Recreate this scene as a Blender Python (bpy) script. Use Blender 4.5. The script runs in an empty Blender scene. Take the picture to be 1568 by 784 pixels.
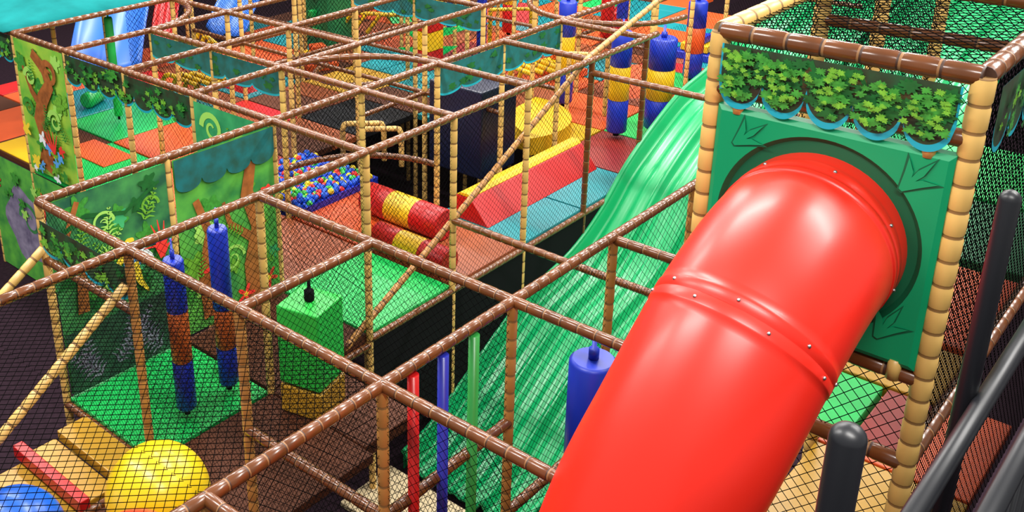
import bpy, math, random
from mathutils import Vector, Matrix
random.seed(7)
S=1.22            # one frame bay in metres
K=1.011           # bay spacing along Y
sc=bpy.context.scene
def W(p): return (p[0]*S,p[1]*S,(p[2]+3)*S)

# ---------------- materials ----------------
MATS={}
def mat(name,col,rough=.4,metal=0,var=.0,scale=6,bump=0,coat=0,col2=None,spec=None):
    if name in MATS: return MATS[name]
    m=bpy.data.materials.new(name); m.use_nodes=True; nt=m.node_tree; b=nt.nodes['Principled BSDF']
    b.inputs['Base Color'].default_value=(*col,1); b.inputs['Roughness'].default_value=rough; b.inputs['Metallic'].default_value=metal
    if spec is not None: b.inputs['Specular IOR Level'].default_value=spec
    if coat: b.inputs['Coat Weight'].default_value=coat; b.inputs['Coat Roughness'].default_value=.2
    if var or bump or col2:
        tc=nt.nodes.new('ShaderNodeTexCoord'); n=nt.nodes.new('ShaderNodeTexNoise'); n.inputs['Scale'].default_value=scale; n.inputs['Detail'].default_value=4
        nt.links.new(tc.outputs['Object'],n.inputs['Vector'])
        r=nt.nodes.new('ShaderNodeValToRGB')
        c2=col2 if col2 else tuple(max(0,c*(1-var)) for c in col)
        r.color_ramp.elements[0].position=.3; r.color_ramp.elements[1].position=.7
        r.color_ramp.elements[0].color=(*c2,1); r.color_ramp.elements[1].color=(*col,1)
        nt.links.new(n.outputs['Fac'],r.inputs['Fac']); nt.links.new(r.outputs['Color'],b.inputs['Base Color'])
        if bump:
            bp=nt.nodes.new('ShaderNodeBump'); bp.inputs['Strength'].default_value=bump; bp.inputs['Distance'].default_value=.01
            nt.links.new(n.outputs['Fac'],bp.inputs['Height']); nt.links.new(bp.outputs['Normal'],b.inputs['Normal'])
    MATS[name]=m; return m
BROWN=mat('brown_vinyl',(.165,.052,.014),.22,var=.4,scale=5,coat=.2)
TIE=mat('dark_tie',(.05,.018,.008),.5)
TTIE=mat('tan_strap',(.26,.12,.04),.5)
CREAM=mat('cream_vinyl',(.74,.46,.13),.35,var=.12,scale=4)
TAN=mat('tan_vinyl',(.52,.24,.06),.35,var=.25,scale=5)
CTIE=mat('tan_tie',(.24,.125,.035),.6)
NET=mat('black_net_cord',(.004,.004,.004),1.0,spec=0)
RED=mat('red_plastic',(.84,.020,.008),.36,coat=.10,var=.04,scale=2)
GREENP=mat('green_plastic',(.0,.30,.115),.42,var=.08,scale=3)
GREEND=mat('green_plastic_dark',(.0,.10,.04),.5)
GSL=mat('green_slide_plastic',(.0,.30,.09),.33,coat=.08,var=.12,scale=2)
METAL=mat('steel_bolt',(.5,.5,.5),.3,metal=1)
BLK=mat('black_metal',(.010,.011,.014),.38)
BLKF=mat('black_fabric',(.006,.006,.007),.9,spec=.1)
C=dict(green=(.01,.48,.09),red=(.52,.008,.008),orange=(.74,.10,.018),brown=(.085,.026,.011),yellow=(.82,.48,.01),teal=(.005,.24,.27),mustard=(.46,.25,.02),
 blue=(.008,.03,.42),black=(.006,.006,.008),lgreen=(.02,.44,.05),maroon=(.24,.02,.015),rbrown=(.30,.07,.02),dgreen=(.01,.18,.06),tan=(.5,.35,.13),navy=(.004,.008,.035),sky=(.05,.22,.6),rust=(.48,.10,.02))
def vin(k): return mat('vinyl_'+k,C[k],.62 if k in('brown','black') else .38,var=.15,scale=3,spec=.2 if k in('brown','black') else None)
LEAFA=mat('leaf_green_light',(.20,.54,.04),.5,var=.5,scale=30)
LEAFB=mat('leaf_green_mid',(.06,.36,.04),.5,var=.5,scale=30)
LEAFC=mat('leaf_green_deep',(.012,.15,.025),.5,var=.4,scale=14)
LEAFD=mat('leaf_backdrop',(.015,.08,.025),.55,col2=(.028,.022,.01),scale=9)
TEALB=mat('teal_border',(.01,.36,.46),.45)
TEALV=mat('teal_valance',(.005,.15,.16),.6,col2=(.01,.08,.06),scale=8)
BARK=mat('painted_bark',(.46,.14,.03),.5,var=.5,scale=12)
BGY=mat('mural_yellowgreen',(.46,.64,.06),.5,col2=(.10,.44,.04),scale=3)
BGG=mat('mural_green',(.14,.52,.06),.5,col2=(.03,.22,.05),scale=4)
BGD=mat('mural_dark_jungle',(.07,.34,.08),.5,col2=(.015,.10,.05),scale=5)
BGT=mat('mural_teal_green',(.06,.46,.16),.5,col2=(.02,.24,.09),scale=4)
GREY=mat('mural_rock',(.32,.28,.40),.6,col2=(.12,.10,.18),scale=6)
FL1=mat('paint_red',(.85,.04,.03),.5); FL2=mat('paint_yellow',(.95,.68,.04),.5); FL3=mat('paint_blue',(.10,.38,.8),.5); FL4=mat('paint_white',(.85,.9,.9),.5)
SWIRL=mat('paint_lime',(.36,.70,.12),.5)

# ---------------- mesh builder ----------------
class MB:
    def __init__(s): s.v=[];s.f=[];s.m=[];s.sm=[];s.ml=[]
    def mi(s,m):
        if m not in s.ml: s.ml.append(m)
        return s.ml.index(m)
    def add(s,v,f,m,smooth=False):
        o=len(s.v); s.v+= [tuple(x) for x in v]; i=s.mi(m)
        for q in f: s.f.append([o+k for k in q]); s.m.append(i); s.sm.append(smooth)
    def build(s,name,parent=None,bevel=0,solid=0):
        me=bpy.data.meshes.new(name); me.from_pydata([W(p) for p in s.v],[],s.f)
        for m in s.ml: me.materials.append(m)
        me.polygons.foreach_set('material_index',s.m); me.polygons.foreach_set('use_smooth',s.sm); me.update()
        o=bpy.data.objects.new(name,me); sc.collection.objects.link(o)
        if parent: o.parent=parent
        if solid:
            q=o.modifiers.new('sol','SOLIDIFY'); q.thickness=solid; q.offset=-1
        if bevel:
            q=o.modifiers.new('bev','BEVEL'); q.width=bevel; q.segments=2; q.limit_method='ANGLE'; q.angle_limit=.7
        return o
def empty(name):
    e=bpy.data.objects.new(name,None); sc.collection.objects.link(e); return e
def frames(pts):
    P=[Vector(p) for p in pts]; T=[]
    for i in range(len(P)):
        a=P[max(0,i-1)]; b=P[min(len(P)-1,i+1)]; T.append((b-a).normalized())
    ref=Vector((0,0,1)) if abs(T[0].z)<.9 else Vector((1,0,0))
    n=(ref-T[0]*ref.dot(T[0])).normalized(); F=[]
    for t in T:
        n=(n-t*n.dot(t)).normalized(); F.append((n,t.cross(n)))
    return P,T,F
def sweep(mb,pts,rad,mts,sides=12,caps=True,smooth=True):
    P,T,F=frames(pts); v=[]
    for i,p in enumerate(P):
        n,b=F[i]
        for k in range(sides):
            a=2*math.pi*k/sides; v.append(p+(n*math.cos(a)+b*math.sin(a))*rad[i])
    L=len(P)
    o=len(mb.v); mb.v+=[tuple(x) for x in v]
    for i in range(L-1):
        mi=mb.mi(mts[i] if isinstance(mts,list) else mts)
        for k in range(sides):
            k2=(k+1)%sides
            mb.f.append([o+i*sides+k,o+i*sides+k2,o+(i+1)*sides+k2,o+(i+1)*sides+k]); mb.m.append(mi); mb.sm.append(smooth)
    if caps:
        m0=mb.mi(mts[0] if isinstance(mts,list) else mts); m1=mb.mi(mts[-1] if isinstance(mts,list) else mts)
        mb.f.append([o+k for k in range(sides)][::-1]); mb.m.append(m0); mb.sm.append(False)
        mb.f.append([o+(L-1)*sides+k for k in range(sides)]); mb.m.append(m1); mb.sm.append(False)
def sample(pts):
    P=[Vector(p) for p in pts]; d=[0]
    for i in range(1,len(P)): d.append(d[-1]+(P[i]-P[i-1]).length)
    def at(s):
        for i in range(1,len(P)):
            if s<=d[i] or i==len(P)-1:
                t=(s-d[i-1])/max(1e-9,d[i]-d[i-1]); return P[i-1].lerp(P[i],max(0,min(1,t)))
    return at,d[-1]
def foam(mb,pts,r,m,tie,seg=.1,sides=10,pin=.93):
    at,L=sample(pts); n=max(1,round(L/seg)); q=[];R=[];M=[]
    for i in range(n):
        a=L*i/n; b=L/n
        st=TTIE if (tie is TIE and i%2) else tie
        q+=[at(a),at(a+.06*b),at(a+.12*b),at(a+.86*b),at(a+.93*b)]; R+=[r*pin,r*pin,r,r,r*pin]; M+=[st,m,m,m,st]
    q.append(at(L)); R.append(r*pin); M.append(tie)
    sweep(mb,q,R,M,sides)
def box(mb,x0,x1,y0,y1,z0,z1,m):
    v=[(x,y,z) for x in (x0,x1) for y in (y0,y1) for z in (z0,z1)]
    mb.add(v,[(0,1,3,2),(4,6,7,5),(0,4,5,1),(2,3,7,6),(0,2,6,4),(1,5,7,3)],m)
def sphere(mb,c,r,m,seg=24,ring=14,squash=1):
    v=[];f=[]
    for i in range(ring+1):
        th=math.pi*i/ring
        for k in range(seg):
            a=2*math.pi*k/seg; v.append((c[0]+r*math.sin(th)*math.cos(a),c[1]+r*math.sin(th)*math.sin(a),c[2]+squash*r*math.cos(th)))
    for i in range(ring):
        for k in range(seg): f.append((i*seg+k,(i+1)*seg+k,(i+1)*seg+(k+1)%seg,i*seg+(k+1)%seg))
    mb.add(v,f,m,True)
def net(mb,o,u,v,w,h,s=.052,r=.0014):
    """diamond netting: straight crossing cords clipped to rectangle o + u*[0,w] + v*[0,h]"""
    o=Vector(o);u=Vector(u);v=Vector(v); n=u.cross(v).normalized()
    for sg in (1,-1):
        k=-int(h/s)-1 
        while k*s<w+h:
            c=k*s
            if sg==1: y0=max(0,-c); y1=min(h,w-c)
            else: y0=max(0,c-w); y1=min(h,c)
            k+=1
            if y1-y0<.02: continue
            A=o+u*(c+sg*y0)+v*y0; B=o+u*(c+sg*y1)+v*y1; d=(B-A).normalized(); e=d.cross(n)
            vv=[]
            for q in (A,B):
                for a in (0,2.094,4.189): vv.append(q+(n*math.cos(a)+e*math.sin(a))*r)
            mb.add(vv,[(0,1,4,3),(1,2,5,4),(2,0,3,5)],NET)
def netA(mb,a,b0,b1,z0,z1,**k): net(mb,(a,b0*K,z0),(0,1,0),(0,0,1),(b1-b0)*K,z1-z0,**k)
def netB(mb,b,a0,a1,z0,z1,**k): net(mb,(a0,b*K,z0),(1,0,0),(0,0,1),a1-a0,z1-z0,**k)
def netT(mb,a0,a1,b0,b1,z,**k): net(mb,(a0,b0*K,z),(1,0,0),(0,1,0),a1-a0,(b1-b0)*K,**k)

# ---------------- frame of the play structure ----------------
frame=empty('play_structure_frame')
hb=MB(); R0=.031
def HA(b,a0,a1,z=0,r=R0): foam(hb,[(a0,b*K,z),(a1,b*K,z)],r,BROWN,TIE)
def HB(a,b0,b1,z=0,r=R0): foam(hb,[(a,b0*K,z),(a,b1*K,z)],r,BROWN,TIE)
HA(0,-1.3,5.5); HA(1,0,1); HA(2,-2,6.2); HA(3,0,8.2); HA(4,2,9); HA(5,2,9); HA(6,2,10); HA(7,2,11); HA(8,4,12)
HB(-1,-1,0); HB(0,-1.3,3); HB(1,-1,2); HB(2,-1,0,-.02); HB(2,2,8); HB(3,2,6); HB(4,2,3); HB(5,.6,2,-.12); HB(5,2,3); HB(6,2,3)
HB(3,0,2,-.9); HB(4,4,8); HB(6,4,9); HB(8,3,9); HB(10,2,9); HB(9,1,5,-.1)
HB(0,0,1,-.75); HA(0,-1,1,-.75); HB(0,2,3,-.42); HB(0,-1,0,-.75); HA(0,1,3,-1.38)
for c,r,a0,a1,z in (((3,3),1,0,90,0),((3,3),1,0,90,-1.0),((3,7),1,-90,0,0),((7,3),.9,90,270,0),((5.5,5.5),.5,90,270,-.95)):
    foam(hb,[(c[0]+r*math.cos(math.radians(a0+(a1-a0)*i/16)),c[1]*K+r*math.sin(math.radians(a0+(a1-a0)*i/16)),z) for i in range(17)],R0,BROWN,TIE)
foam(hb,[(6.3,2.06,.34),(5,2.06,.02),(1.75,2.06,-1.55)],.028,TAN,TIE)
for a in range(2,8): HA(2,a,a+1,-1.55)
HB(0,2,3,-1.55); HB(0,1,2,-1.62); HA(2,-1,2,-1.6)
for b in (4,6,7): HA(b,4,9,-.75,.026)
for a in (5,6,8): HB(a,3,8,-.75,.026)
hb.build('brown_beams',frame)
pb=MB()
def post(a,b,z0,z1,m=CREAM,r=.029,t=CTIE): foam(pb,[(a,b*K,z0),(a,b*K,z1)],r,m,t,.11)
for a,b in ((0,1),(0,2),(0,0),(-1,0),(1,0),(2,0),(3,0),(-1,2),(1,-1),(0,-1),(-2,2)): post(a,b,-3,0,TAN)
for a,b in ((1,2),(1,3),(2,3),(0,3),(2,2),(3,2),(3,3),(3,4),(2,4),(2,5),(2,6),(2,7),(2,8),(4,3),(4,2),(3,5),(3,6),(5,3),(6,3),(5,4),(4,4),(4,5),(4,6),(4,7),(6,4),(6,5),(6,6),(6,7),(8,3),(8,4),(8,5),(8,6),(8,7),(5,6),(5,7),(7,4),(10,3),(10,4),(10,6),(9,5),(9,2),(9,3),(10,8),(5,8),(7,8),(3,8),(4,8.5),(7,6),(7,7),(9,6),(9,7),(6,8),(8,8),(11,5),(11,7),(9,9),(5,5),(7,5),(6,9.5),(7,10)): post(a,b,-3,0)
post(5,2,-3,0,BROWN,t=TIE); post(6,2,-1.5,0,BROWN,t=TIE)
foam(pb,[(-.04,2*K,-.22),(-1.3,2*K,-1.05)],.03,CREAM,CTIE,.11)
foam(pb,[(.0,3*K,-.33),(-.7,3*K,-.78)],.03,CREAM,CTIE,.11)
pb.build('cream_posts',frame)
yb=MB()
Y=vin('yellow')
def bar(pts,r=.025,m=None): foam(yb,pts,r,m or CREAM,CTIE,.12,8)
for dy in (4.55,4.3): bar([(4.25,dy,-1.45),(4.25,dy,-1.02),(4.55,dy-.32,-1.02),(4.55,dy-.32,-1.45)],.03)
for i in range(5): bar([(5.2+.1*i,8.0+.25*i,-1.4),(5.3+.1*i,7.9+.25*i,-1.05),(5.5+.1*i,7.7+.25*i,-1.3)],.03,Y)
for i in range(5): bar([(4.2+.12*i,7.9-.1*i,-1.45),(4.25+.12*i,7.7-.1*i,-1.1),(4.5+.12*i,7.4-.1*i,-1.25)],.032,Y)
for i in range(4): bar([(6.9+.12*i,4.7-.1*i,-.9),(7.2+.12*i,4.2-.1*i,-1.1)],.035,Y)
for i in range(4): bar([(7.4,5.0-.15*i,-1.4),(7.45,4.9-.15*i,-.9)],.03,Y)
for i in range(3): bar([(7.6+.1*i,8.0-.2*i,-1.3),(7.7+.1*i,7.8-.2*i,-1.0),(7.9+.1*i,7.5-.2*i,-1.0)],.03,Y)
bar([(7.3,3.2,-1.45),(7.3,3.2,-.7),(7.1,3.6,-.7),(7.1,3.6,-1.45)],.028); bar([(8.6,5.2,-1.45),(8.6,5.2,-.7),(8.2,5.6,-.7),(8.2,5.6,-1.45)],.028,Y)
yb.build('climbing_bars',frame)

# ---------------- nets ----------------
nb=MB()
for a in range(-1,2): netB(nb,0,a,a+1,-1.5,0)
for a in range(2,5): netB(nb,0,a,a+1,-1.5,0,s=.065)
for a in (-1,0): netB(nb,0,a,a+1,-3,-1.5)
for b in (0,1,2): netA(nb,0,b,b+1,-1.5,0)
netA(nb,0,-1,0,-1.5,0)
netB(nb,1,0,1,-1.5,0)
for a in (0,1,2,3,4,5): netB(nb,2,a,a+1,-1.5,0,s=.056)
for b in (0,1): netA(nb,1,b,b+1,-1.5,0,s=.056)
netA(nb,2,2,3,-1.5,0,s=.06); netA(nb,3,2,3,-1.5,0,s=.06)
for a in (2,3,4,5,6,7): netB(nb,3,a,a+1,-1.5,0,s=.06)
for b in (4,5): netA(nb,2,b,b+1,-1.5,0,s=.06)
for b in (3,4,5): netA(nb,3,b,b+1,-1.5,0,s=.06)
for a in (4,5,7,8): netB(nb,5,a,a+1,-1.5,0,s=.065,r=.002)
for b in (4,6,7): netA(nb,4,b,b+1,-1.5,0,s=.065,r=.002)
for b in (4,5,6,7): netA(nb,6,b,b+1,-1.5,0,s=.07,r=.0022)
for a in (4,5,6,7,8): netB(nb,7,a,a+1,-1.5,0,s=.07,r=.0022)
for a in (6,7,8): netB(nb,2,a,a+1,-1.5,0,s=.06)
netA(nb,8,3,9,-1.5,0,s=.08,r=.0026); netB(nb,8,4,10,-1.5,0,s=.08,r=.0026)
for a in (-2,-1): netT(nb,a,a+1,0,2,0,r=.0019)
nb.build('safety_netting',frame)

# ---------------- decks ----------------
deck=MB()
def tile(a,b,col,z=-1.5,da=1,db=1,h=.07):
    box(deck,a+.012,a+da-.012,b*K+.012,(b+db)*K-.012,z-h,z,vin(col))
D={(0,2):'green',(0,1):'brown',(1,2):'brown',(2,2):'green',(2,3):'rbrown',(3,2):'rbrown',(3,3):'orange',(4,2):'teal',(5,2):'teal',
(6,3):'yellow',(6,2):'maroon',(7,3):'orange',(7,2):'green',(8,2):'orange',(2,6):'green',(2,7):'brown',(2,8):'orange',(2,5):'orange',(3,5):'maroon',(2,4):'rbrown',(3,7):'green',(3,6):'orange',(3,8):'teal',(2,9):'brown'}
F={(7,4):'rbrown',(6,4):'teal',(7,5):'teal',(6,5):'brown',(6,6):'mustard',(5,6):'brown',(5,7):'teal',(4,7):'teal',(4,8):'orange',(4,9):'rbrown',
(6,8):'orange',(6,7):'brown',(7,7):'rbrown',(8,7):'orange',(8,5):'orange',(8,4):'orange',(8,3):'rbrown',(9,3):'green',(7,6):'teal',(8,6):'maroon',(7,8):'teal',
(3,9):'orange',(5,8):'rbrown',(5,9):'orange',(9,4):'teal',(9,5):'rbrown',(9,6):'orange',(9,7):'green',(10,5):'orange',(10,6):'teal',(10,4):'brown',(8,8):'rbrown',(9,8):'orange',(7,9):'orange',(6,9):'brown',(8,9):'teal',(9,2):'orange',(10,3):'teal',(10,7):'orange',(11,5):'rbrown',(11,6):'orange',(10,8):'teal',(5,5):'black',(4,5):'brown',(4,6):'rbrown',(12,4):'orange',(12,6):'green',(11,3):'red',(12,8):'orange',(11,7):'teal',(11,4):'orange',(9,9):'rbrown',(10,9):'orange',(11,8):'brown',(12,5):'teal',(12,7):'rbrown',(13,5):'orange',(13,7):'teal'}
for (a,b),c in D.items(): tile(a,b,c)
rf=random.Random(3)
for (a,b),c in F.items():
    if c=='black': tile(a,b,c); continue
    alt=rf.choice([c,c,'brown','rbrown','teal','rbrown','red'])
    if rf.random()<.5: tile(a,b,c,da=.6); tile(a+.6,b,alt,da=.4)
    else: tile(a,b,c,db=.55); tile(a,b+.55,alt,db=.45)
for a in range(2,7): box(deck,a,a+1,2*K-.02,2*K,-2.6,-1.57,BLKF)
box(deck,1.0,1.5,K+.1,2*K,-1.6,-1.5,vin('brown'))
box(deck,2.02,2.4,7.1*K,7.9*K,-1.5,-1.48,vin('yellow')); box(deck,2.5,2.9,6.4*K,7.2*K,-1.5,-1.485,vin('orange'))
for i in range(4): box(deck,-.95+.24*i,-.73+.24*i,2.05*K,2.75*K,-1.60-.05*(3-i),-1.52-.05*(3-i),vin('mustard'))
box(deck,-1.3,0,.8*K,2.03*K,-1.68,-1.60,vin('brown'))
box(deck,-.52,-.45,2.0*K,2.8*K,-1.59,-1.50,vin('red'))
deck.build('padded_deck',frame,bevel=.012)

# ---------------- tower ----------------
tower=empty('slide_tower')
tp=MB()
def tpost(a,y,z0,z1,m=CREAM): foam(tp,[(a,y,z0),(a,y,z1)],.040,m,CTIE,.1,14,pin=.92)
y0,y1=-1.925,-.97
tpost(1,y0,-3,1.62); tpost(1,y1,-.2,1.62); tpost(2.1,y1,-3,1.62); tpost(3,y1,-3,1.62); tpost(4.2,y1,-3,1.62)
def TH(pts,m=BROWN,r=.038): foam(tp,pts,r,m,TIE if m is BROWN else CTIE,.13,14)
TH([(1,y0,1.62),(1,y1,1.62)]); TH([(1,y0,1.385),(1,y1,1.385)],r=.034)
TH([(1,y0,1.62),(4.2,y0,1.62)]); TH([(1,y1,1.62),(4.2,y1,1.62)],CREAM)
TH([(2.1,y0-.3,1.66),(2.1,y1,1.66)],r=.034); TH([(2.1,y0,1.45),(2.1,y1,1.45)],r=.03)
TH([(1,y0,.39),(1,y1,.39)],r=.034); TH([(1,y0,.0),(1,y1,.0)],r=.036); TH([(1,y0,0),(4,y0,0)],r=.034); TH([(1,y1,0),(4,y1,0)],r=.034)
TH([(1,y0,-.75),(1,y1,-.75)],r=.034)
tp.build('padded_posts_and_beams',tower)
td=MB()
for xa,xb,ya,yb,c,z in ((1.05,1.5,-1.68,-1.0,'green',0),(1.05,1.5,-1.89,-1.70,'maroon',0),(1.52,2.0,-1.89,-1.0,'mustard',0),(2.05,2.95,-1.89,-1.45,'orange',0),(2.05,2.95,-1.43,-1.0,'brown',0),(3.05,3.95,-1.89,-1.0,'dgreen',0),(4.0,5.0,-1.89,-1.0,'green',0),
   (1.05,2,-1.89,-1.0,'yellow',-1.5),(2.02,3,-1.89,-1.0,'mustard',-1.5),(3.02,4,-1.89,-1.0,'orange',-1.5)):
    box(td,xa,xb,ya,yb,z-.08,z-.01,vin(c))
td.build('tower_mats',tower,bevel=.01)
tn=MB()
net(tn,(1,y0,0),(1,0,0),(0,0,1),3.2,1.64,s=.05,r=.0025)
net(tn,(2.1,y0,0),(0,1,0),(0,0,1),.95,1.64,s=.05,r=.0022)
net(tn,(1,y1,0),(1,0,0),(0,0,1),3.2,1.64,s=.05,r=.0022)
net(tn,(1,y0,-1.5),(0,1,0),(0,0,1),.95,1.5,s=.06,r=.0022)
net(tn,(1,y0,0),(0,1,0),(0,0,1),.95,.4,s=.06,r=.0022)
net(tn,(1,y0,-1.5),(1,0,0),(0,0,1),3.2,1.5,s=.06,r=.0022)
net(tn,(1.0,y0,1.62),(1,0,0),(0,1,0),3.2,.95,s=.06,r=.002)
tn.build('tower_netting',tower)
gp=MB(); cy,cz=-1.452,.88; h=.445; rh=.38; N=72
xf=.955
def ringpts(r,x): return [(x,cy+r*math.cos(2*math.pi*i/N),cz+r*math.sin(2*math.pi*i/N)) for i in range(N)]
def sq(hh,x):
    o=[]
    for i in range(N):
        a=2*math.pi*i/N; c,s_=math.cos(a),math.sin(a); k=hh/max(abs(c),abs(s_)); o.append((x,cy+c*k,cz+s_*k))
    return o
A=sq(h,xf+.012);B0=sq(h-.02,xf);B1=ringpts(rh+.02,xf);B2=ringpts(rh,xf+.02);B3=ringpts(.30,xf+.02);E=sq(h,xf+.06)
def strip(a,b,m): gp.add(a+b,[(i,(i+1)%N,N+(i+1)%N,N+i) for i in range(N)],m)
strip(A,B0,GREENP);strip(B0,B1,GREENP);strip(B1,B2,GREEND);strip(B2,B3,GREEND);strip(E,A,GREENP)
def foot(y,z,ang,sz):
    pts=[]
    toes=[(-.8,.85),(0,1.05),(.8,.85)]
    pts.append((-.35,-.07))
    for i,(da,l) in enumerate(toes):
        c,s_=math.cos(da),math.sin(da)
        pts+= [(l*.45*c+.12*s_,l*.45*s_-.12*c),(l*c,l*s_),(l*.45*c-.12*s_,l*.45*s_+.12*c)]
        if i<2: m=da+.4; pts.append((.2*math.cos(m),.2*math.sin(m)))
    pts.append((-.35,.07))
    for sc_,x,m in ((1.0,xf-.002,GREEND),(.86,xf-.007,GREENP)):
        off=(1-sc_)*.25
        v=[]
        for p in pts:
            a_,b_=(p[0]*sc_+off*.5)*sz,(p[1]*(sc_ if sc_==1 else .80))*sz
            v.append((x,y+a_*math.cos(ang)-b_*math.sin(ang),z+a_*math.sin(ang)+b_*math.cos(ang)))
        n=len(v); gp.add([(x,y,z)]+v,[(0,1+i,1+(i+1)%n) for i in range(n)],m)
foot(cy+.33,cz+.32,2.4,.13); foot(cy-.31,cz+.31,2.2,.14); foot(cy-.31,cz-.31,2.0,.14); foot(cy+.31,cz-.3,.9,.14)
gp.build('green_entry_panel',tower)
st=MB()
for y,z in ((y1-.12,1.34),(y0+.12,1.34),(y1-.1,.41),(y0+.1,.41)):
    sweep(st,[(.975,y,z-.04),(.975,y,z+.05)],[.026,.026],CREAM,12)
st.build('panel_clamps',tower)

# ---------------- painted panels ----------------
class Pan:
    def __init__(s,a,b,along,z): s.o=(a,b*K,z); s.al=along; s.mb=MB(); s.k=0; s.st=.0009
    def P(s,u,v,off=0):
        if s.al=='x': return (s.o[0]+u,s.o[1]-.02-off,s.o[2]+v)
        return (s.o[0]-.02-off,s.o[1]+u,s.o[2]+v)
    def poly(s,uv,m):
        s.k+=1; s.mb.add([s.P(u,v,s.st*s.k) for u,v in uv],[tuple(range(len(uv)))],m)
    def rect(s,u0,u1,v0,v1,m): s.poly([(u0,v0),(u1,v0),(u1,v1),(u0,v1)],m)
    def blob(s,u,v,r,m,l=7,amp=.25,sq=1,n=30):
        ph=random.random()*6; l2=random.choice((3,4,5)); ph2=random.random()*6
        s.k+=1
        pts=[]
        for t in [2*math.pi*i/n for i in range(n)]:
            q=1+amp*.75*math.sin(l*t+ph)+amp*.6*math.sin(l2*t+ph2); pts.append((u+r*q*math.cos(t),v+sq*r*q*math.sin(t)))
        off=s.st*s.k
        s.mb.add([s.P(u,v,off)]+[s.P(a,b,off) for a,b in pts],[(0,1+i,1+(i+1)%n) for i in range(n)],m)
    def ribbon(s,pts,w0,w1,m):
        s.k+=1; L=[];R=[];n=len(pts)
        for i,(u,v) in enumerate(pts):
            a=pts[max(0,i-1)];b=pts[min(n-1,i+1)]; d=Vector((b[0]-a[0],b[1]-a[1])).normalized(); w=w0+(w1-w0)*i/(n-1)
            L.append(s.P(u-d.y*w,v+d.x*w,s.st*s.k));R.append(s.P(u+d.y*w,v-d.x*w,s.st*s.k))
        s.mb.add(L+R,[(i,i+1,n+i+1,n+i) for i in range(n-1)],m)
    def fern(s,u,v,ang,l,m):
        for i in range(7):
            t=i/6; cu=u+l*t*math.cos(ang); cv=v+l*t*math.sin(ang); ll=l*.4*(1-t*.8)
            for sg in (-1,1):
                a=ang+sg*.9; s.ribbon([(cu,cv),(cu+ll*.5*math.cos(a),cv+ll*.5*math.sin(a)),(cu+ll*math.cos(a+sg*.3),cv+ll*math.sin(a+sg*.3))],l*.05,.002,m); s.k-=1
        s.k+=1
    def scallop(s,u0,u1,v1,h,amp,n,m,inset=0):
        s.k+=1; N=n*16; T=[];Bm=[]
        for i in range(N+1):
            t=i/N; u=u0+(u1-u0)*t; ph=(n*t)%1.0; T.append(s.P(u,v1,s.st*s.k))
            e=abs(ph-.5)*2
            bump=max(0,1-e**2)**.5
            Bm.append(s.P(u,v1-h+inset-(amp)*bump,s.st*s.k))
        s.mb.add(T+Bm,[(i,i+1,N+2+i,N+1+i) for i in range(N)],m)
    def swirl(s,u,v,r,m,turns=1.4,w=.03,d=1):
        s.ribbon([(u+d*r*(1-.8*t)*math.cos(2*math.pi*turns*t),v+r*(1-.8*t)*math.sin(2*math.pi*turns*t)) for t in [i/30 for i in range(31)]],w,w*.3,m)
def valance(name,a,b,al,L,ztop,h=.2,amp=.1,n=4,scale=1,parent=None,teal=False):
    p=Pan(a,b,al,ztop); p.st=.0006
    p.scallop(0,L,0,h,amp,n,TEALB)
    p.scallop(0,L,0,h,amp,n,TEALV if teal else LEAFD,inset=.022*scale)
    if not teal:
        for i in range(int(L*34/scale)):
            u=random.uniform(.04,L-.04); v=random.uniform(-h-amp*.45,-.03)
            p.blob(u,v,random.uniform(.022,.05)*scale,random.choice((LEAFA,LEAFB,LEAFB,LEAFC)),random.choice((5,7,8)),.35,.7)
    else:
        for i in range(int(L*8)):
            p.blob(random.uniform(.05,L-.05),random.uniform(-h,-.04),random.uniform(.03,.06),LEAFC,6,.3,.6)
    return p.mb.build(name,parent)
p=Pan(1,0,'y',1.62); p.o=(.965,y0+.045,1.585); p.st=.00015
L=.875
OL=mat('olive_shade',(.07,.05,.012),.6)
p.scallop(0,L,0,.15,.11,5,TEALB); p.scallop(.008,L-.008,0,.15,.11,5,LEAFD,inset=.026)
def vbot(u):
    ph=(5*u/L)%1.0; return -.124-.10*max(0,1-(abs(ph-.5)*2)**2)**.5
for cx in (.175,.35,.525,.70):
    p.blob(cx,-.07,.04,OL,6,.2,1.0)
    for k in (-1,1): p.ribbon([(cx,-.01),(cx+.03*k,-.06),(cx+.02*k,-.11)],.012,.004,LEAFC)
for m_,cnt,ra,rb in ((LEAFC,70,.022,.036),(LEAFB,120,.014,.026),(LEAFA,100,.008,.016)):
    for i in range(cnt):
        j=random.randrange(5); cu=(j+.5)*L/5
        u=cu+random.gauss(0,.05); u=min(L-.03,max(.03,u)); vb=vbot(u); v=vb*random.uniform(.12,.95)+(.015 if m_ is LEAFA else 0)
        v=min(-.015,v); r=random.uniform(ra,rb)
        if v-r*.8<vb: v=vb+r*.8
        p.blob(u,v,r,m_,random.choice((7,9,11)),.3,.7,44)
p.mb.build('leaf_valance',tower)
p=Pan(1,0,'x',1.61); p.o=(1.05,y0-.03,1.58); p.st=.0003
p.scallop(0,1.9,0,.16,.11,9,TEALB); p.scallop(0,1.9,0,.16,.11,9,LEAFD,inset=.022)
for i in range(160):
    p.blob(random.uniform(.03,1.87),random.uniform(-.20,-.03),random.uniform(.014,.03),random.choice((LEAFA,LEAFB,LEAFC)),7,.4,.7)
p.mb.build('side_leaf_valance',tower)

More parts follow.
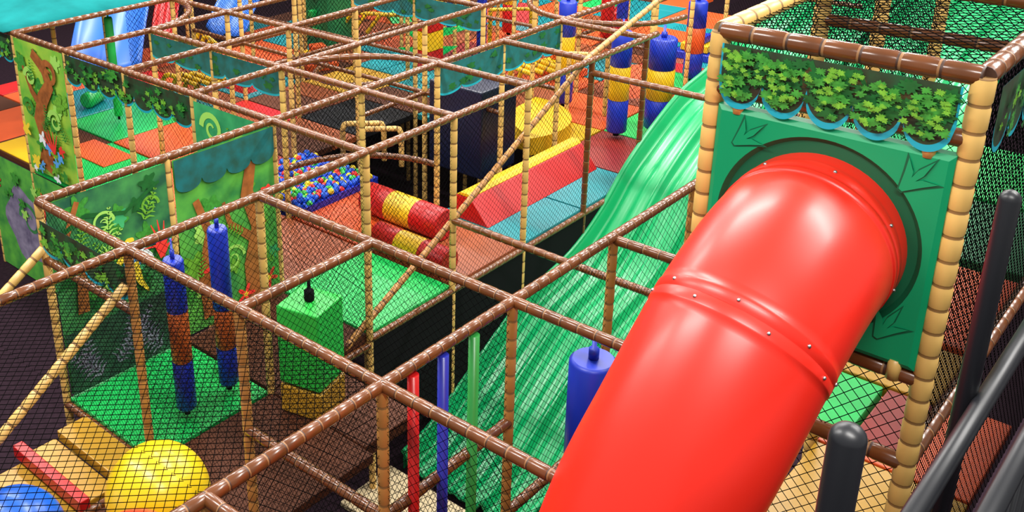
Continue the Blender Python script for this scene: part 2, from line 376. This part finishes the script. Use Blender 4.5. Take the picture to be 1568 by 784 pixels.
valance('leaf_valance',2,4,'y',2*K,-.03,.2,.1,7)
valance('leaf_valance',0,2,'y',K,-.12,.16,.08,4)
valance('teal_valance',3,4,'y',2*K,-.03,.22,.05,5,teal=True)
valance('teal_valance',4,3,'x',2,-.03,.25,.05,6,teal=True)
valance('teal_valance',6,4,'y',2*K,-.03,.22,.05,6,teal=True)
valance('leaf_valance',8,4,'y',3*K,-.03,.25,.1,8)
valance('leaf_valance',2,7,'y',1*K,-.03,.2,.1,4)
# tree mural
p=Pan(2,6,'y',-1.5); w=K
p.rect(0.03,w-.03,.02,1.47,BGY)
for i in range(22): p.blob(random.uniform(.1,.9),random.uniform(.6,1.4),random.uniform(.04,.11),random.choice((LEAFA,SWIRL,LEAFB)),6,.25)
p.ribbon([(.62,.1),(.52,.4),(.62,.65),(.5,.9),(.33,1.08),(.4,1.25),(.6,1.38)],.13,.06,BARK); p.ribbon([(.52,.8),(.7,.95),(.82,1.2)],.06,.02,BARK); p.swirl(.3,1.2,.14,BARK,w=.04)
p.swirl(.7,1.1,.1,SWIRL); p.swirl(.3,.7,.12,SWIRL); p.swirl(.8,.75,.1,LEAFB)
for i in range(5): p.fern(random.uniform(.1,.9),random.uniform(.3,1.2),random.uniform(.5,2.6),.2,LEAFB)
for i in range(18): p.blob(random.uniform(.1,.9),random.uniform(.05,.5),random.uniform(.03,.07),random.choice((FL1,FL3,FL4,FL2,LEAFA,LEAFB)),5,.4)
for k in range(5): p.ribbon([(.35,.35),(.35+.25*math.cos(.6+k*.35),.35+.25*math.sin(.6+k*.35))],.02,.004,FL1)
p.mb.build('tree_mural_panel')
p=Pan(2,3,'y',-1.5); p.rect(.03,K-.03,.02,1.45,BGT)
for u,v,r in ((.3,1.1,.2),(.7,.8,.22),(.3,.5,.2),(.75,1.25,.14),(.2,.8,.1)): p.swirl(u,v,r,SWIRL)
for i in range(8): p.fern(random.uniform(.1,.9),random.uniform(.2,1.2),random.uniform(.5,2.6),.2,LEAFA)
p.mb.build('swirl_mural_panel')
# jungle murals
p=Pan(0,3,'x',-1.5); p.st=.0006; p.rect(.03,.97,.02,1.47,BGD)
for i in range(20): p.blob(random.uniform(.08,.92),random.uniform(.6,1.38),random.uniform(.04,.09),random.choice((LEAFB,LEAFB,LEAFC,BGT)),6,.35)
p.ribbon([(.2,.6),(.22,.9),(.12,1.15),(.25,1.42)],.045,.02,BARK); p.ribbon([(.05,1.2),(.3,1.3),(.6,1.22),(.9,1.36)],.02,.012,LEAFC); p.swirl(.2,1.0,.1,LEAFA,w=.015); p.swirl(.42,1.2,.09,SWIRL,w=.012); p.swirl(.8,1.2,.08,LEAFA,w=.012)
for i in range(9): p.fern(random.uniform(.1,.9),random.uniform(.6,1.2),random.uniform(.3,2.8),.22,random.choice((LEAFA,SWIRL)))
p.blob(.62,.86,.075,FL3,3,.1,1.3); p.blob(.60,.98,.045,FL2,3,.1); p.ribbon([(.62,.82),(.66,.66),(.72,.56)],.04,.008,FL2); p.ribbon([(.66,.92),(.76,.82),(.8,.7)],.045,.008,FL4); p.ribbon([(.57,.92),(.48,.84),(.46,.72)],.035,.008,FL2); p.blob(.585,.985,.015,FL4,3,.1)
for k in range(7): p.ribbon([(.86,.78),(.86+.05*math.cos(k*.45+.2),.85+.08*math.sin(k*.45)),(.84+.13*math.cos(k*.45+.2),.84+.24*math.sin(k*.45+.2))],.02,.003,FL1)
for sg in (-1,1): p.blob(.36+.03*sg,.88,.032,FL3,3,.3)
p.rect(.03,.97,.02,.5,mat('mural_base_painted_dim',(.03,.09,.05),.5,col2=(.012,.03,.025),scale=6))  # lower half darkened: dimness behind the net painted into the mural colour
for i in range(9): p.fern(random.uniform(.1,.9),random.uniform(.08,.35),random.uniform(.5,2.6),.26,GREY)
p.mb.build('jungle_mural_panel')
p=Pan(1,3,'x',-1.5); p.st=.0006; p.rect(.03,.97,.02,1.47,BGG)
for i in range(14): p.blob(random.uniform(.08,.92),random.uniform(.2,1.2),random.uniform(.05,.11),random.choice((LEAFA,LEAFB,SWIRL,BGT)),6,.3)
p.ribbon([(.25,.1),(.22,.5),(.3,.8),(.2,1.1)],.06,.03,BARK); p.ribbon([(.72,.05),(.7,.4),(.78,.7),(.68,1.0),(.74,1.25)],.1,.05,BARK); p.ribbon([(.72,.6),(.5,.8),(.45,1.0)],.04,.015,BARK); p.swirl(.5,.5,.12,SWIRL,w=.015)
for i in range(6): p.fern(random.uniform(.1,.9),random.uniform(.1,.9),random.uniform(.3,2.8),.2,LEAFA)
for u,v in ((.3,.5),(.85,.2),(.6,.15),(.88,.95)): p.blob(u,v,.06,FL1,5,.5); p.blob(u,v,.02,FL2,5,.3)
p.scallop(0.03,.97,1.47,.20,.07,4,TEALV)
p.mb.build('jungle_mural_panel')
p=Pan(2,6,'y',-3); p.rect(.0,2*K,.02,1.45,BGG)
p.blob(1.3,.7,.45,GREY,5,.15); p.blob(.5,.7,.4,GREY,6,.15); p.swirl(1.2,.8,.22,BGD); p.swirl(.6,.9,.2,BGD)
for i in range(26): p.blob(random.uniform(.1,1.9),random.uniform(.8,1.38),random.uniform(.04,.09),random.choice((LEAFA,LEAFB,FL1,SWIRL)),6,.35)
p.mb.build('rock_mural_panel')

cb=MB(); n=10; v=[];f=[]
for i in range(n+1):
    for j in range(n+1):
        u=i/n;w_=j/n; v.append((1.9+2.1*u,(7+2.6*w_)*K,.03+.22*math.sin(math.pi*u)*math.sin(math.pi*w_)))
for i in range(n):
    for j in range(n): f.append((i*(n+1)+j,(i+1)*(n+1)+j,(i+1)*(n+1)+j+1,i*(n+1)+j+1))
cb.add(v,f,mat('teal_canvas',(.01,.20,.20),.9,var=.4,scale=2,spec=.05),True); cb.build('teal_canopy',solid=.01)

# ---------------- red tube slide ----------------
def catmull(P,n):
    P=[Vector(p) for p in P]; P=[P[0]*2-P[1]]+P+[P[-1]*2-P[-2]]; o=[]
    for i in range(1,len(P)-2):
        for k in range(n):
            t=k/n; a,b,c,d=P[i-1:i+3]
            o.append(.5*((2*b)+(c-a)*t+(2*a-5*b+4*c-d)*t*t+(3*b-a-3*c+d)*t**3))
    o.append(P[-2]); return o
path=[(1.0,-1.452,.865),(.86,-1.452,.86),(.64,-1.45,.805),(.38,-1.435,.65),(.14,-1.395,.37),(-.03,-1.33,.05),(-.16,-1.28,-.35),(-.28,-1.23,-.9),(-.42,-1.2,-1.6),(-.6,-1.18,-2.3),(-1.0,-1.18,-2.62)]
cp=catmull(path,10); at,LT=sample(cp)
tube=empty('red_tube_slide'); tb=MB(); TR=.346
seams=[.13,.66,1.75,2.8]
ss=[i*.03 for i in range(int(LT/.03)+1)]
for s_ in seams: ss+= [s_-.034,s_-.033,s_-.003,s_,s_+.003,s_+.033,s_+.034]
ss=sorted(x for x in ss if 0<=x<=LT)
def rr(s_):
    for q in seams:
        if abs(s_-q)<.0029: return TR-.001
        if abs(s_-q)<.0335: return TR+.004
    return TR
sweep(tb,[at(x) for x in ss],[rr(x) for x in ss],RED,64,caps=False)
tb.build('tube_shell',tube,solid=.012)
bo=MB()
for q in seams:
    for off in (.017,-.017) if q>.5 else (-.017,):
        c=at(q+off); t=(at(q+off+.02)-at(q+off-.02)).normalized(); u=t.cross(Vector((0,0,1))).normalized(); w_=u.cross(t)
        for k in range(8):
            a=2*math.pi*(k+.3+(.5 if off>0 else 0))/8; sphere(bo,c+(u*math.cos(a)+w_*math.sin(a))*(TR+.004),.0075,METAL,10,6)
bo.build('bolts',tube)

# ---------------- green wavy slide ----------------
prof=[(11.0,.1),(9.8,-.05),(9.0,-.12),(8.2,-.3),(7.43,-.62),(6.7,-.78),(5.83,-1.2),(5.3,-1.6),(4.77,-1.87),(4.0,-2.05),(3.3,-2.4),(2.7,-2.72),(2.35,-2.8)]
pc=catmull([(a,0,z) for a,z in prof],6)
def wave_slide(pc,ya,yb_,name):
    M=84; v=[];f=[]
    for P_ in pc:
        for j in range(M+1):
            t=j/M; y=ya+(yb_-ya)*t; z=P_.z-.13
            e=min(t,1-t)
            if e<.05: z+=.13*(1-(e/.05)**2)**.5
            lane=abs(math.sin(math.pi*3*t)); z+=.08*max(0,1-lane/.4)**1.2 if .1<t<.9 else 0
            z+=.012*math.cos(2*math.pi*9*t)
            v.append((P_.x,y,z))
    for i in range(len(pc)-1):
        for j in range(M): f.append((i*(M+1)+j,i*(M+1)+j+1,(i+1)*(M+1)+j+1,(i+1)*(M+1)+j))
    gs=MB(); gs.add(v,f,GSL,True)
    gse=empty(name); gs.build('slide_bed',gse,solid=.02)
    g2=MB()
    for y in (ya,yb_):
        sweep(g2,[(P_.x,y,P_.z) for P_ in pc],[.026]*len(pc),GSL,12)
        sk=[(P_.x,y,P_.z) for P_ in pc]+[(P_.x,y,P_.z-.17) for P_ in pc]; n=len(pc)
        g2.add(sk,[(i,i+1,n+i+1,n+i) for i in range(n-1)],GSL)
    g2.build('side_rails',gse)
wave_slide(pc,.78,2.0,'green_wave_slide')
wave_slide([P_ for P_ in catmull([(12.5,0,.45),(11,0,.3),(9.5,0,.0),(8.3,0,-.3),(7.4,0,-.6),(6.8,0,-.9)],6)],-.6,.68,'green_wave_slide')
mm=MB(); box(mm,1.7,2.3,.75,2.1,-3,-2.95,mat('cream_mat',(.62,.5,.3),.5)); mm.build('landing_mat',bevel=.01)

# ---------------- coloured poles ----------------
for x,nm,c in ((.19,'red_pole',(.5,.01,.01)),(.41,'blue_pole',(.02,.03,.36)),(.65,'green_pole',(.03,.28,.05))):
    q=MB(); sweep(q,[(x,-.02,-3),(x,-.02,-1.5),(x,-.02,-.03)],[.028]*3,mat('paint_'+nm,c,.3),14); q.build(nm)

# ---------------- punching bags / foam columns ----------------
def bag(x,y,z0,z1,r,cols,name='punching_bag'):
    q=MB(); h=(z1-z0)/len(cols); P=[(x,y,z0),(x,y,z0+.02)];Rd=[r*.85,r];Ms=[vin(cols[0])]*2
    for i,c in enumerate(cols):
        a=z0+i*h
        if i and cols[i-1]!=c:
            P+=[(x,y,a-.006),(x,y,a),(x,y,a+.006)]; Rd+=[r,r*.95,r]; Ms+=[vin(cols[i-1]),vin(c),vin(c)]
    P+=[(x,y,z1-.02),(x,y,z1)]; Rd+=[r,r*.85]; Ms+=[vin(cols[-1])]*2
    sweep(q,P,Rd,Ms,32)
    sweep(q,[(x,y,z1),(x,y,z1+.06),(x,y,z1+.061),(x,y,z1+.14)],[r*.22,r*.22,r*.1,r*.1],vin(cols[-1]),12)
    sweep(q,[(x,y,z0),(x,y,z0-.05)],[r*.3,r*.3],BLKF,12)
    q.build(name)
bag(.43,2.22,-1.42,-.3,.068,['blue','rust','blue']); bag(.8,2.23,-1.42,-.22,.068,['blue','rust','blue','blue'])
bag(1.2,-.38,-1.1,-.28,.125,['yellow','blue','blue','blue'])
bag(7.35,3.81,-1.42,-.15,.105,['blue','yellow','blue'],'foam_column'); bag(6.88,2.79,-1.42,-.25,.115,['blue','yellow','blue'],'foam_column')
bag(7.28,2.5,-1.42,-.35,.15,['blue','yellow','blue'],'foam_column'); bag(9.3,3.1,-1.42,-.4,.12,['blue','orange','blue'],'foam_column')
bag(9.6,6.3,-1.42,-.1,.1,['red','yellow','red'],'foam_column'); bag(9.2,7.2,-1.42,-.1,.1,['blue','blue'],'foam_column'); bag(10.3,5.0,-1.42,-.1,.1,['red','red'],'foam_column')
bag(8.4,5.9,-1.42,-.3,.07,['blue','blue'],'foam_column'); bag(9.5,4.3,-1.42,-.3,.08,['red','blue'],'foam_column'); bag(3.45,7.6,-1.42,-.2,.05,['green','green'],'foam_column')
q=MB()
def rbox(mb,cx,cy_,hx,z0,z1,ang,m):
    c,s_=math.cos(ang),math.sin(ang); v=[]
    for z in (z0,z1):
        for a,b in ((-1,-1),(1,-1),(1,1),(-1,1)): v.append((cx+hx*(a*c-b*s_),cy_+hx*(a*s_+b*c),z))
    mb.add(v,[(3,2,1,0),(4,5,6,7),(0,1,5,4),(1,2,6,5),(2,3,7,6),(3,0,4,7)],m)
rbox(q,1.09,1.68,.16,-1.26,-.68,.25,vin('lgreen')); rbox(q,1.09,1.68,.16,-1.49,-1.28,.25,vin('mustard'))
sweep(q,[(1.09,1.68,-.68),(1.09,1.68,-.6),(1.09,1.68,-.599),(1.09,1.68,-.5)],[.035,.035,.012,.012],BLKF,12)
q.build('foam_block_swing',bevel=.03)
q=MB(); sphere(q,(.99,2.45,-1.38),.09,vin('yellow'),squash=.6); q.build('yellow_foam_button')
def roller(x,ya_,yb2,z,r):
    q=MB(); n=3; P=[(x,ya_,z)];Rd=[r*.9];Ms=[vin('red')]
    for i in range(n):
        a=ya_+(yb2-ya_)*i/n; h=(yb2-ya_)/n
        for t,k in ((.01,1),(.99,1)): P.append((x,a+h*t,z)); Rd.append(r*k); Ms.append(vin('yellow' if i==1 else 'red'))
    P.append((x,yb2,z)); Rd.append(r*.9); Ms.append(vin('red'))
    sweep(q,P,Rd,Ms,32); q.build('foam_roller')
roller(3.6,2.6,3.55,-1.35,.15); roller(3.12,2.15,2.98,-1.38,.12)
q=MB(); x0,x1=4.05,5.95
def ex(prof_,m): 
    n=len(prof_); v=[(x0,y,z) for y,z in prof_]+[(x1,y,z) for y,z in prof_]
    q.add(v,[(i,(i+1)%n,n+(i+1)%n,n+i) for i in range(n)]+[tuple(range(n))[::-1],tuple(range(n,2*n))],m)
ex([(2.45,-1.5),(2.66,-1.26),(2.84,-1.26),(2.88,-1.5)],vin('red')); ex([(2.665,-1.258),(2.70,-1.22),(2.78,-1.22),(2.835,-1.258)],vin('yellow'))
q.build('foam_ridge_wedge',bevel=.01)
q=MB(); N=20
v=[(6.2,3.9,-1.3)]+[(6.2+.8*math.cos(-1.2+2.2*i/N-.9),3.9+.8*math.sin(-1.2+2.2*i/N-.9),-1.3) for i in range(N+1)]
v2=[(a,b,-1.5) for a,b,c in v]; n=len(v)
q.add(v+v2,[tuple(range(n))]+[(i,(i+1)%n,n+(i+1)%n,n+i) for i in range(n)],vin('yellow')); q.build('curved_foam_step')
q=MB(); box(q,4.9,5.5,3.2,3.9,-1.5,-.55,vin('navy')); q.build('navy_foam_block',bevel=.02)
q=MB(); c=(5.4,7.5); h=.28
q.add([(c[0]-h,c[1]-h,-1.5),(c[0]+h,c[1]-h,-1.5),(c[0]+h,c[1]+h,-1.5),(c[0]-h,c[1]+h,-1.5),(c[0]-.06,c[1]-.06,-1.2),(c[0]+.06,c[1]-.06,-1.2),(c[0]+.06,c[1]+.06,-1.2),(c[0]-.06,c[1]+.06,-1.2)],[(0,1,5,4),(1,2,6,5),(2,3,7,6),(3,0,4,7),(4,5,6,7)],vin('red')); q.build('foam_pyramid')
q=MB()
for i in range(6): rbox(q,7.6,6.22,.15,-1.5+i*.27,-1.24+i*.27,0,vin('red' if i%2==0 else 'yellow'))
for i in range(5):
    for sg in (-1,1):
        z=-1.35+i*.27; q.add([(7.6+sg*.14,6.22-sg*.14,z),(7.6+sg*.14,6.22-sg*.14,z+.14),(7.6+sg*.3,6.22-sg*.3,z+.14)],[(0,1,2)],vin('green'))
q.build('climbing_totem')
q=MB(); rbox(q,7.55,8.15,.28,-1.5,-.2,0,vin('dgreen'))
for i in range(4): rbox(q,7.22,8.15,.05,-1.3+i*.28,-1.2+i*.28,0,vin('green'))
q.build('green_climbing_block',bevel=.02)
BS=mat('blue_slide_plastic',(.015,.12,.56),.4,coat=.05)
def fslide(xa,ya2,xb,yb3,zt,zb,w,m,name):
    q=MB(); d=Vector((xb-xa,yb3-ya2,0)).normalized(); n=Vector((-d.y,d.x,0)); v=[];f=[]
    for i in range(21):
        t=i/20; c=Vector((xa,ya2,zt)).lerp(Vector((xb,yb3,zb)),t); c.z+=.05*math.sin(t*9)
        for j in range(13):
            s_=j/12*2-1; v.append(c+n*w*s_+Vector((0,0,.14*abs(s_)**4+.06*(1-min(1,abs(s_)/.2)))))
    for i in range(20):
        for j in range(12): f.append((i*13+j,i*13+j+1,(i+1)*13+j+1,(i+1)*13+j))
    q.add(v,f,m,True); q.build(name,solid=.03)
fslide(6.2,11.2,4.3,9.2,.2,-1.45,.5,BS,'blue_slide'); fslide(8.8,10.4,6.5,9.3,.2,-1.4,.35,BS,'blue_slide')
fslide(6.9,10.9,5.1,9.0,.1,-1.4,.18,vin('red'),'red_slide')
rs=random.Random(11)
for (x,y) in ((8.5,4.6),(9.6,5.4),(9.3,8.3),(10.4,6.6),(10.5,3.6),(6.6,7.4),(3.6,8.4),(11.5,5.5),(8.5,3.4)):
    q=MB(); c=rs.choice(('red','yellow','teal','orange','green','blue')); k=rs.choice((0,1,2)); a=rs.uniform(0,1.5); h=rs.uniform(.15,.28)
    if k==0:
        sweep(q,[(x-h,y-h*.5,-1.4),(x-h+.02,y-h*.49,-1.4),(x+h,y+h*.5,-1.4)],[.08,.1,.1],vin(c),20); q.build('foam_roll')
    elif k==1:
        ca,sa=math.cos(a),math.sin(a)
        P=[(-1,-.7,-1.5),(1,-.7,-1.5),(1,.7,-1.5),(-1,.7,-1.5),(1,-.7,-1.2),(1,.7,-1.2)]
        q.add([(x+h*(p_[0]*ca-p_[1]*sa),y+h*(p_[0]*sa+p_[1]*ca),p_[2]) for p_ in P],[(0,1,4),(3,5,2),(0,4,5,3),(1,2,5,4),(0,3,2,1)],vin(c)); q.build('foam_wedge',bevel=.01)
    else:
        for i in range(3): rbox(q,x,y,h*(1-.28*i),-1.5+.11*i,-1.4+.11*i,a,vin(c if i%2==0 else 'yellow'))
        q.build('foam_step_block',bevel=.01)
# ball pit
q=MB(); x0,x1,yy0,yy1=3.05,4.15,3.95,5.0
bc=[mat('ball_'+k,c,.3) for k,c in (('blue',(.01,.12,.8)),('yellow',(.95,.7,.03)),('red',(.8,.03,.03)),('green',(.05,.55,.08)),('blue2',(.01,.06,.6)),('blue3',(.01,.09,.7)))]
nx=20
for i in range(nx):
    for j in range(19):
        x=x0+.03+(x1-x0-.06)*(i+.5+random.uniform(-.3,.3))/nx; y=yy0+.03+(yy1-yy0-.06)*(j+.5+random.uniform(-.3,.3))/19
        sphere(q,(x,y,-1.41+random.uniform(-.03,.02)),.034,random.choice(bc),10,6)
box(q,x0,x1,yy0,yy1,-1.57,-1.43,vin('blue'))
q.build('ball_pit')
for (x,y,z,r,c) in ((-.28,1.53,-1.30,.30,'yellow'),(-1.0,1.84,-1.31,.27,'sky'),(-.72,1.10,-1.20,.25,'red'),(-.76,1.64,-1.42,.15,'orange')):
    q=MB(); sphere(q,(x,y,z),r,mat('ball_vinyl_'+c,{'yellow':(.85,.60,.01),'sky':(.005,.10,.55),'red':(.75,.03,.02),'orange':(.85,.08,.02)}[c],.3,coat=.15),48,28); q.build('exercise_ball')
q=MB(); box(q,-14,26,-14,26,-3.1,-3,mat('floor_carpet',(.028,.014,.022),.9,var=.4,scale=20,spec=.1)); q.build('floor')
WM=mat('wall_dark',(.08,.085,.09),.8,var=.2,scale=1)
q=MB(); box(q,25.5,26,-14,26,-3,6,WM); q.build('wall_east')
q=MB(); box(q,-14,25.5,25.5,26,-3,6,WM); q.build('wall_north')
# ---------------- black railing ----------------
rl=MB()
def bpost(x,y,zt,r=.035):
    pts=[(x,y,-.6),(x,y,zt-.03)]+[(x,y,zt-.03+.03*math.sin(t)) for t in (.4,.8,1.2,1.5)]
    sweep(rl,pts,[r,r]+[r*math.cos(t) for t in (.4,.8,1.2,1.5)],BLK,20)
bpost(-1.05,-2.23,1.48); bpost(.42,-2.17,1.46,.031)
sweep(rl,[(-1.2,-2.22,.74),(2.5,-2.22,.74)],[.03,.03],BLK,16); sweep(rl,[(-1.2,-2.38,.8),(3.5,-2.38,.8)],[.03,.03],BLK,16)
sweep(rl,[(-1.05,-2.23,1.2),(-.75,-2.33,1.1)],[.015,.015],BLK,12)
for i in range(30):
    x=-.9+.14*i; sweep(rl,[(x,-2.38,-.6),(x,-2.38,.8)],[.01,.01],BLK,8)
box(rl,-1.2,4,-2.45,-2.3,-3,-.6,BLKF)
rl.build('black_railing')

# ---------------- lights ----------------
def area(name,x,y,z,sx,sy,e,col=(1,.97,.93)):
    l=bpy.data.lights.new(name,'AREA'); l.shape='RECTANGLE'; l.size=sx; l.size_y=sy; l.energy=e; l.color=col
    o=bpy.data.objects.new(name,l); sc.collection.objects.link(o); o.location=W((x,y,z))
i=0
for x in (-2,2.5,7,12):
    for y in (-3.2,1.5,6,10.5):
        area('ceiling_lamp.%03d'%i,x,y,4.6,.5,3.2,390 if x<7 else 540); i+=1
w=bpy.data.worlds.new('world'); sc.world=w; w.use_nodes=True
w.node_tree.nodes['Background'].inputs[0].default_value=(1,.98,.96,1); w.node_tree.nodes['Background'].inputs[1].default_value=.48
# ---------------- camera ----------------
cd=bpy.data.cameras.new('camera'); cam=bpy.data.objects.new('camera',cd); sc.collection.objects.link(cam)
cam.location=W((-2.8356,-2.6916,2.7042)); cam.rotation_euler=(1.2061,.0147,-.8208)
cd.sensor_width=36; cd.lens=35.757; cd.shift_x=.1275; cd.shift_y=-.11765; cd.clip_start=.05
sc.camera=cam
try: sc.view_settings.view_transform='Standard'
except Exception: pass
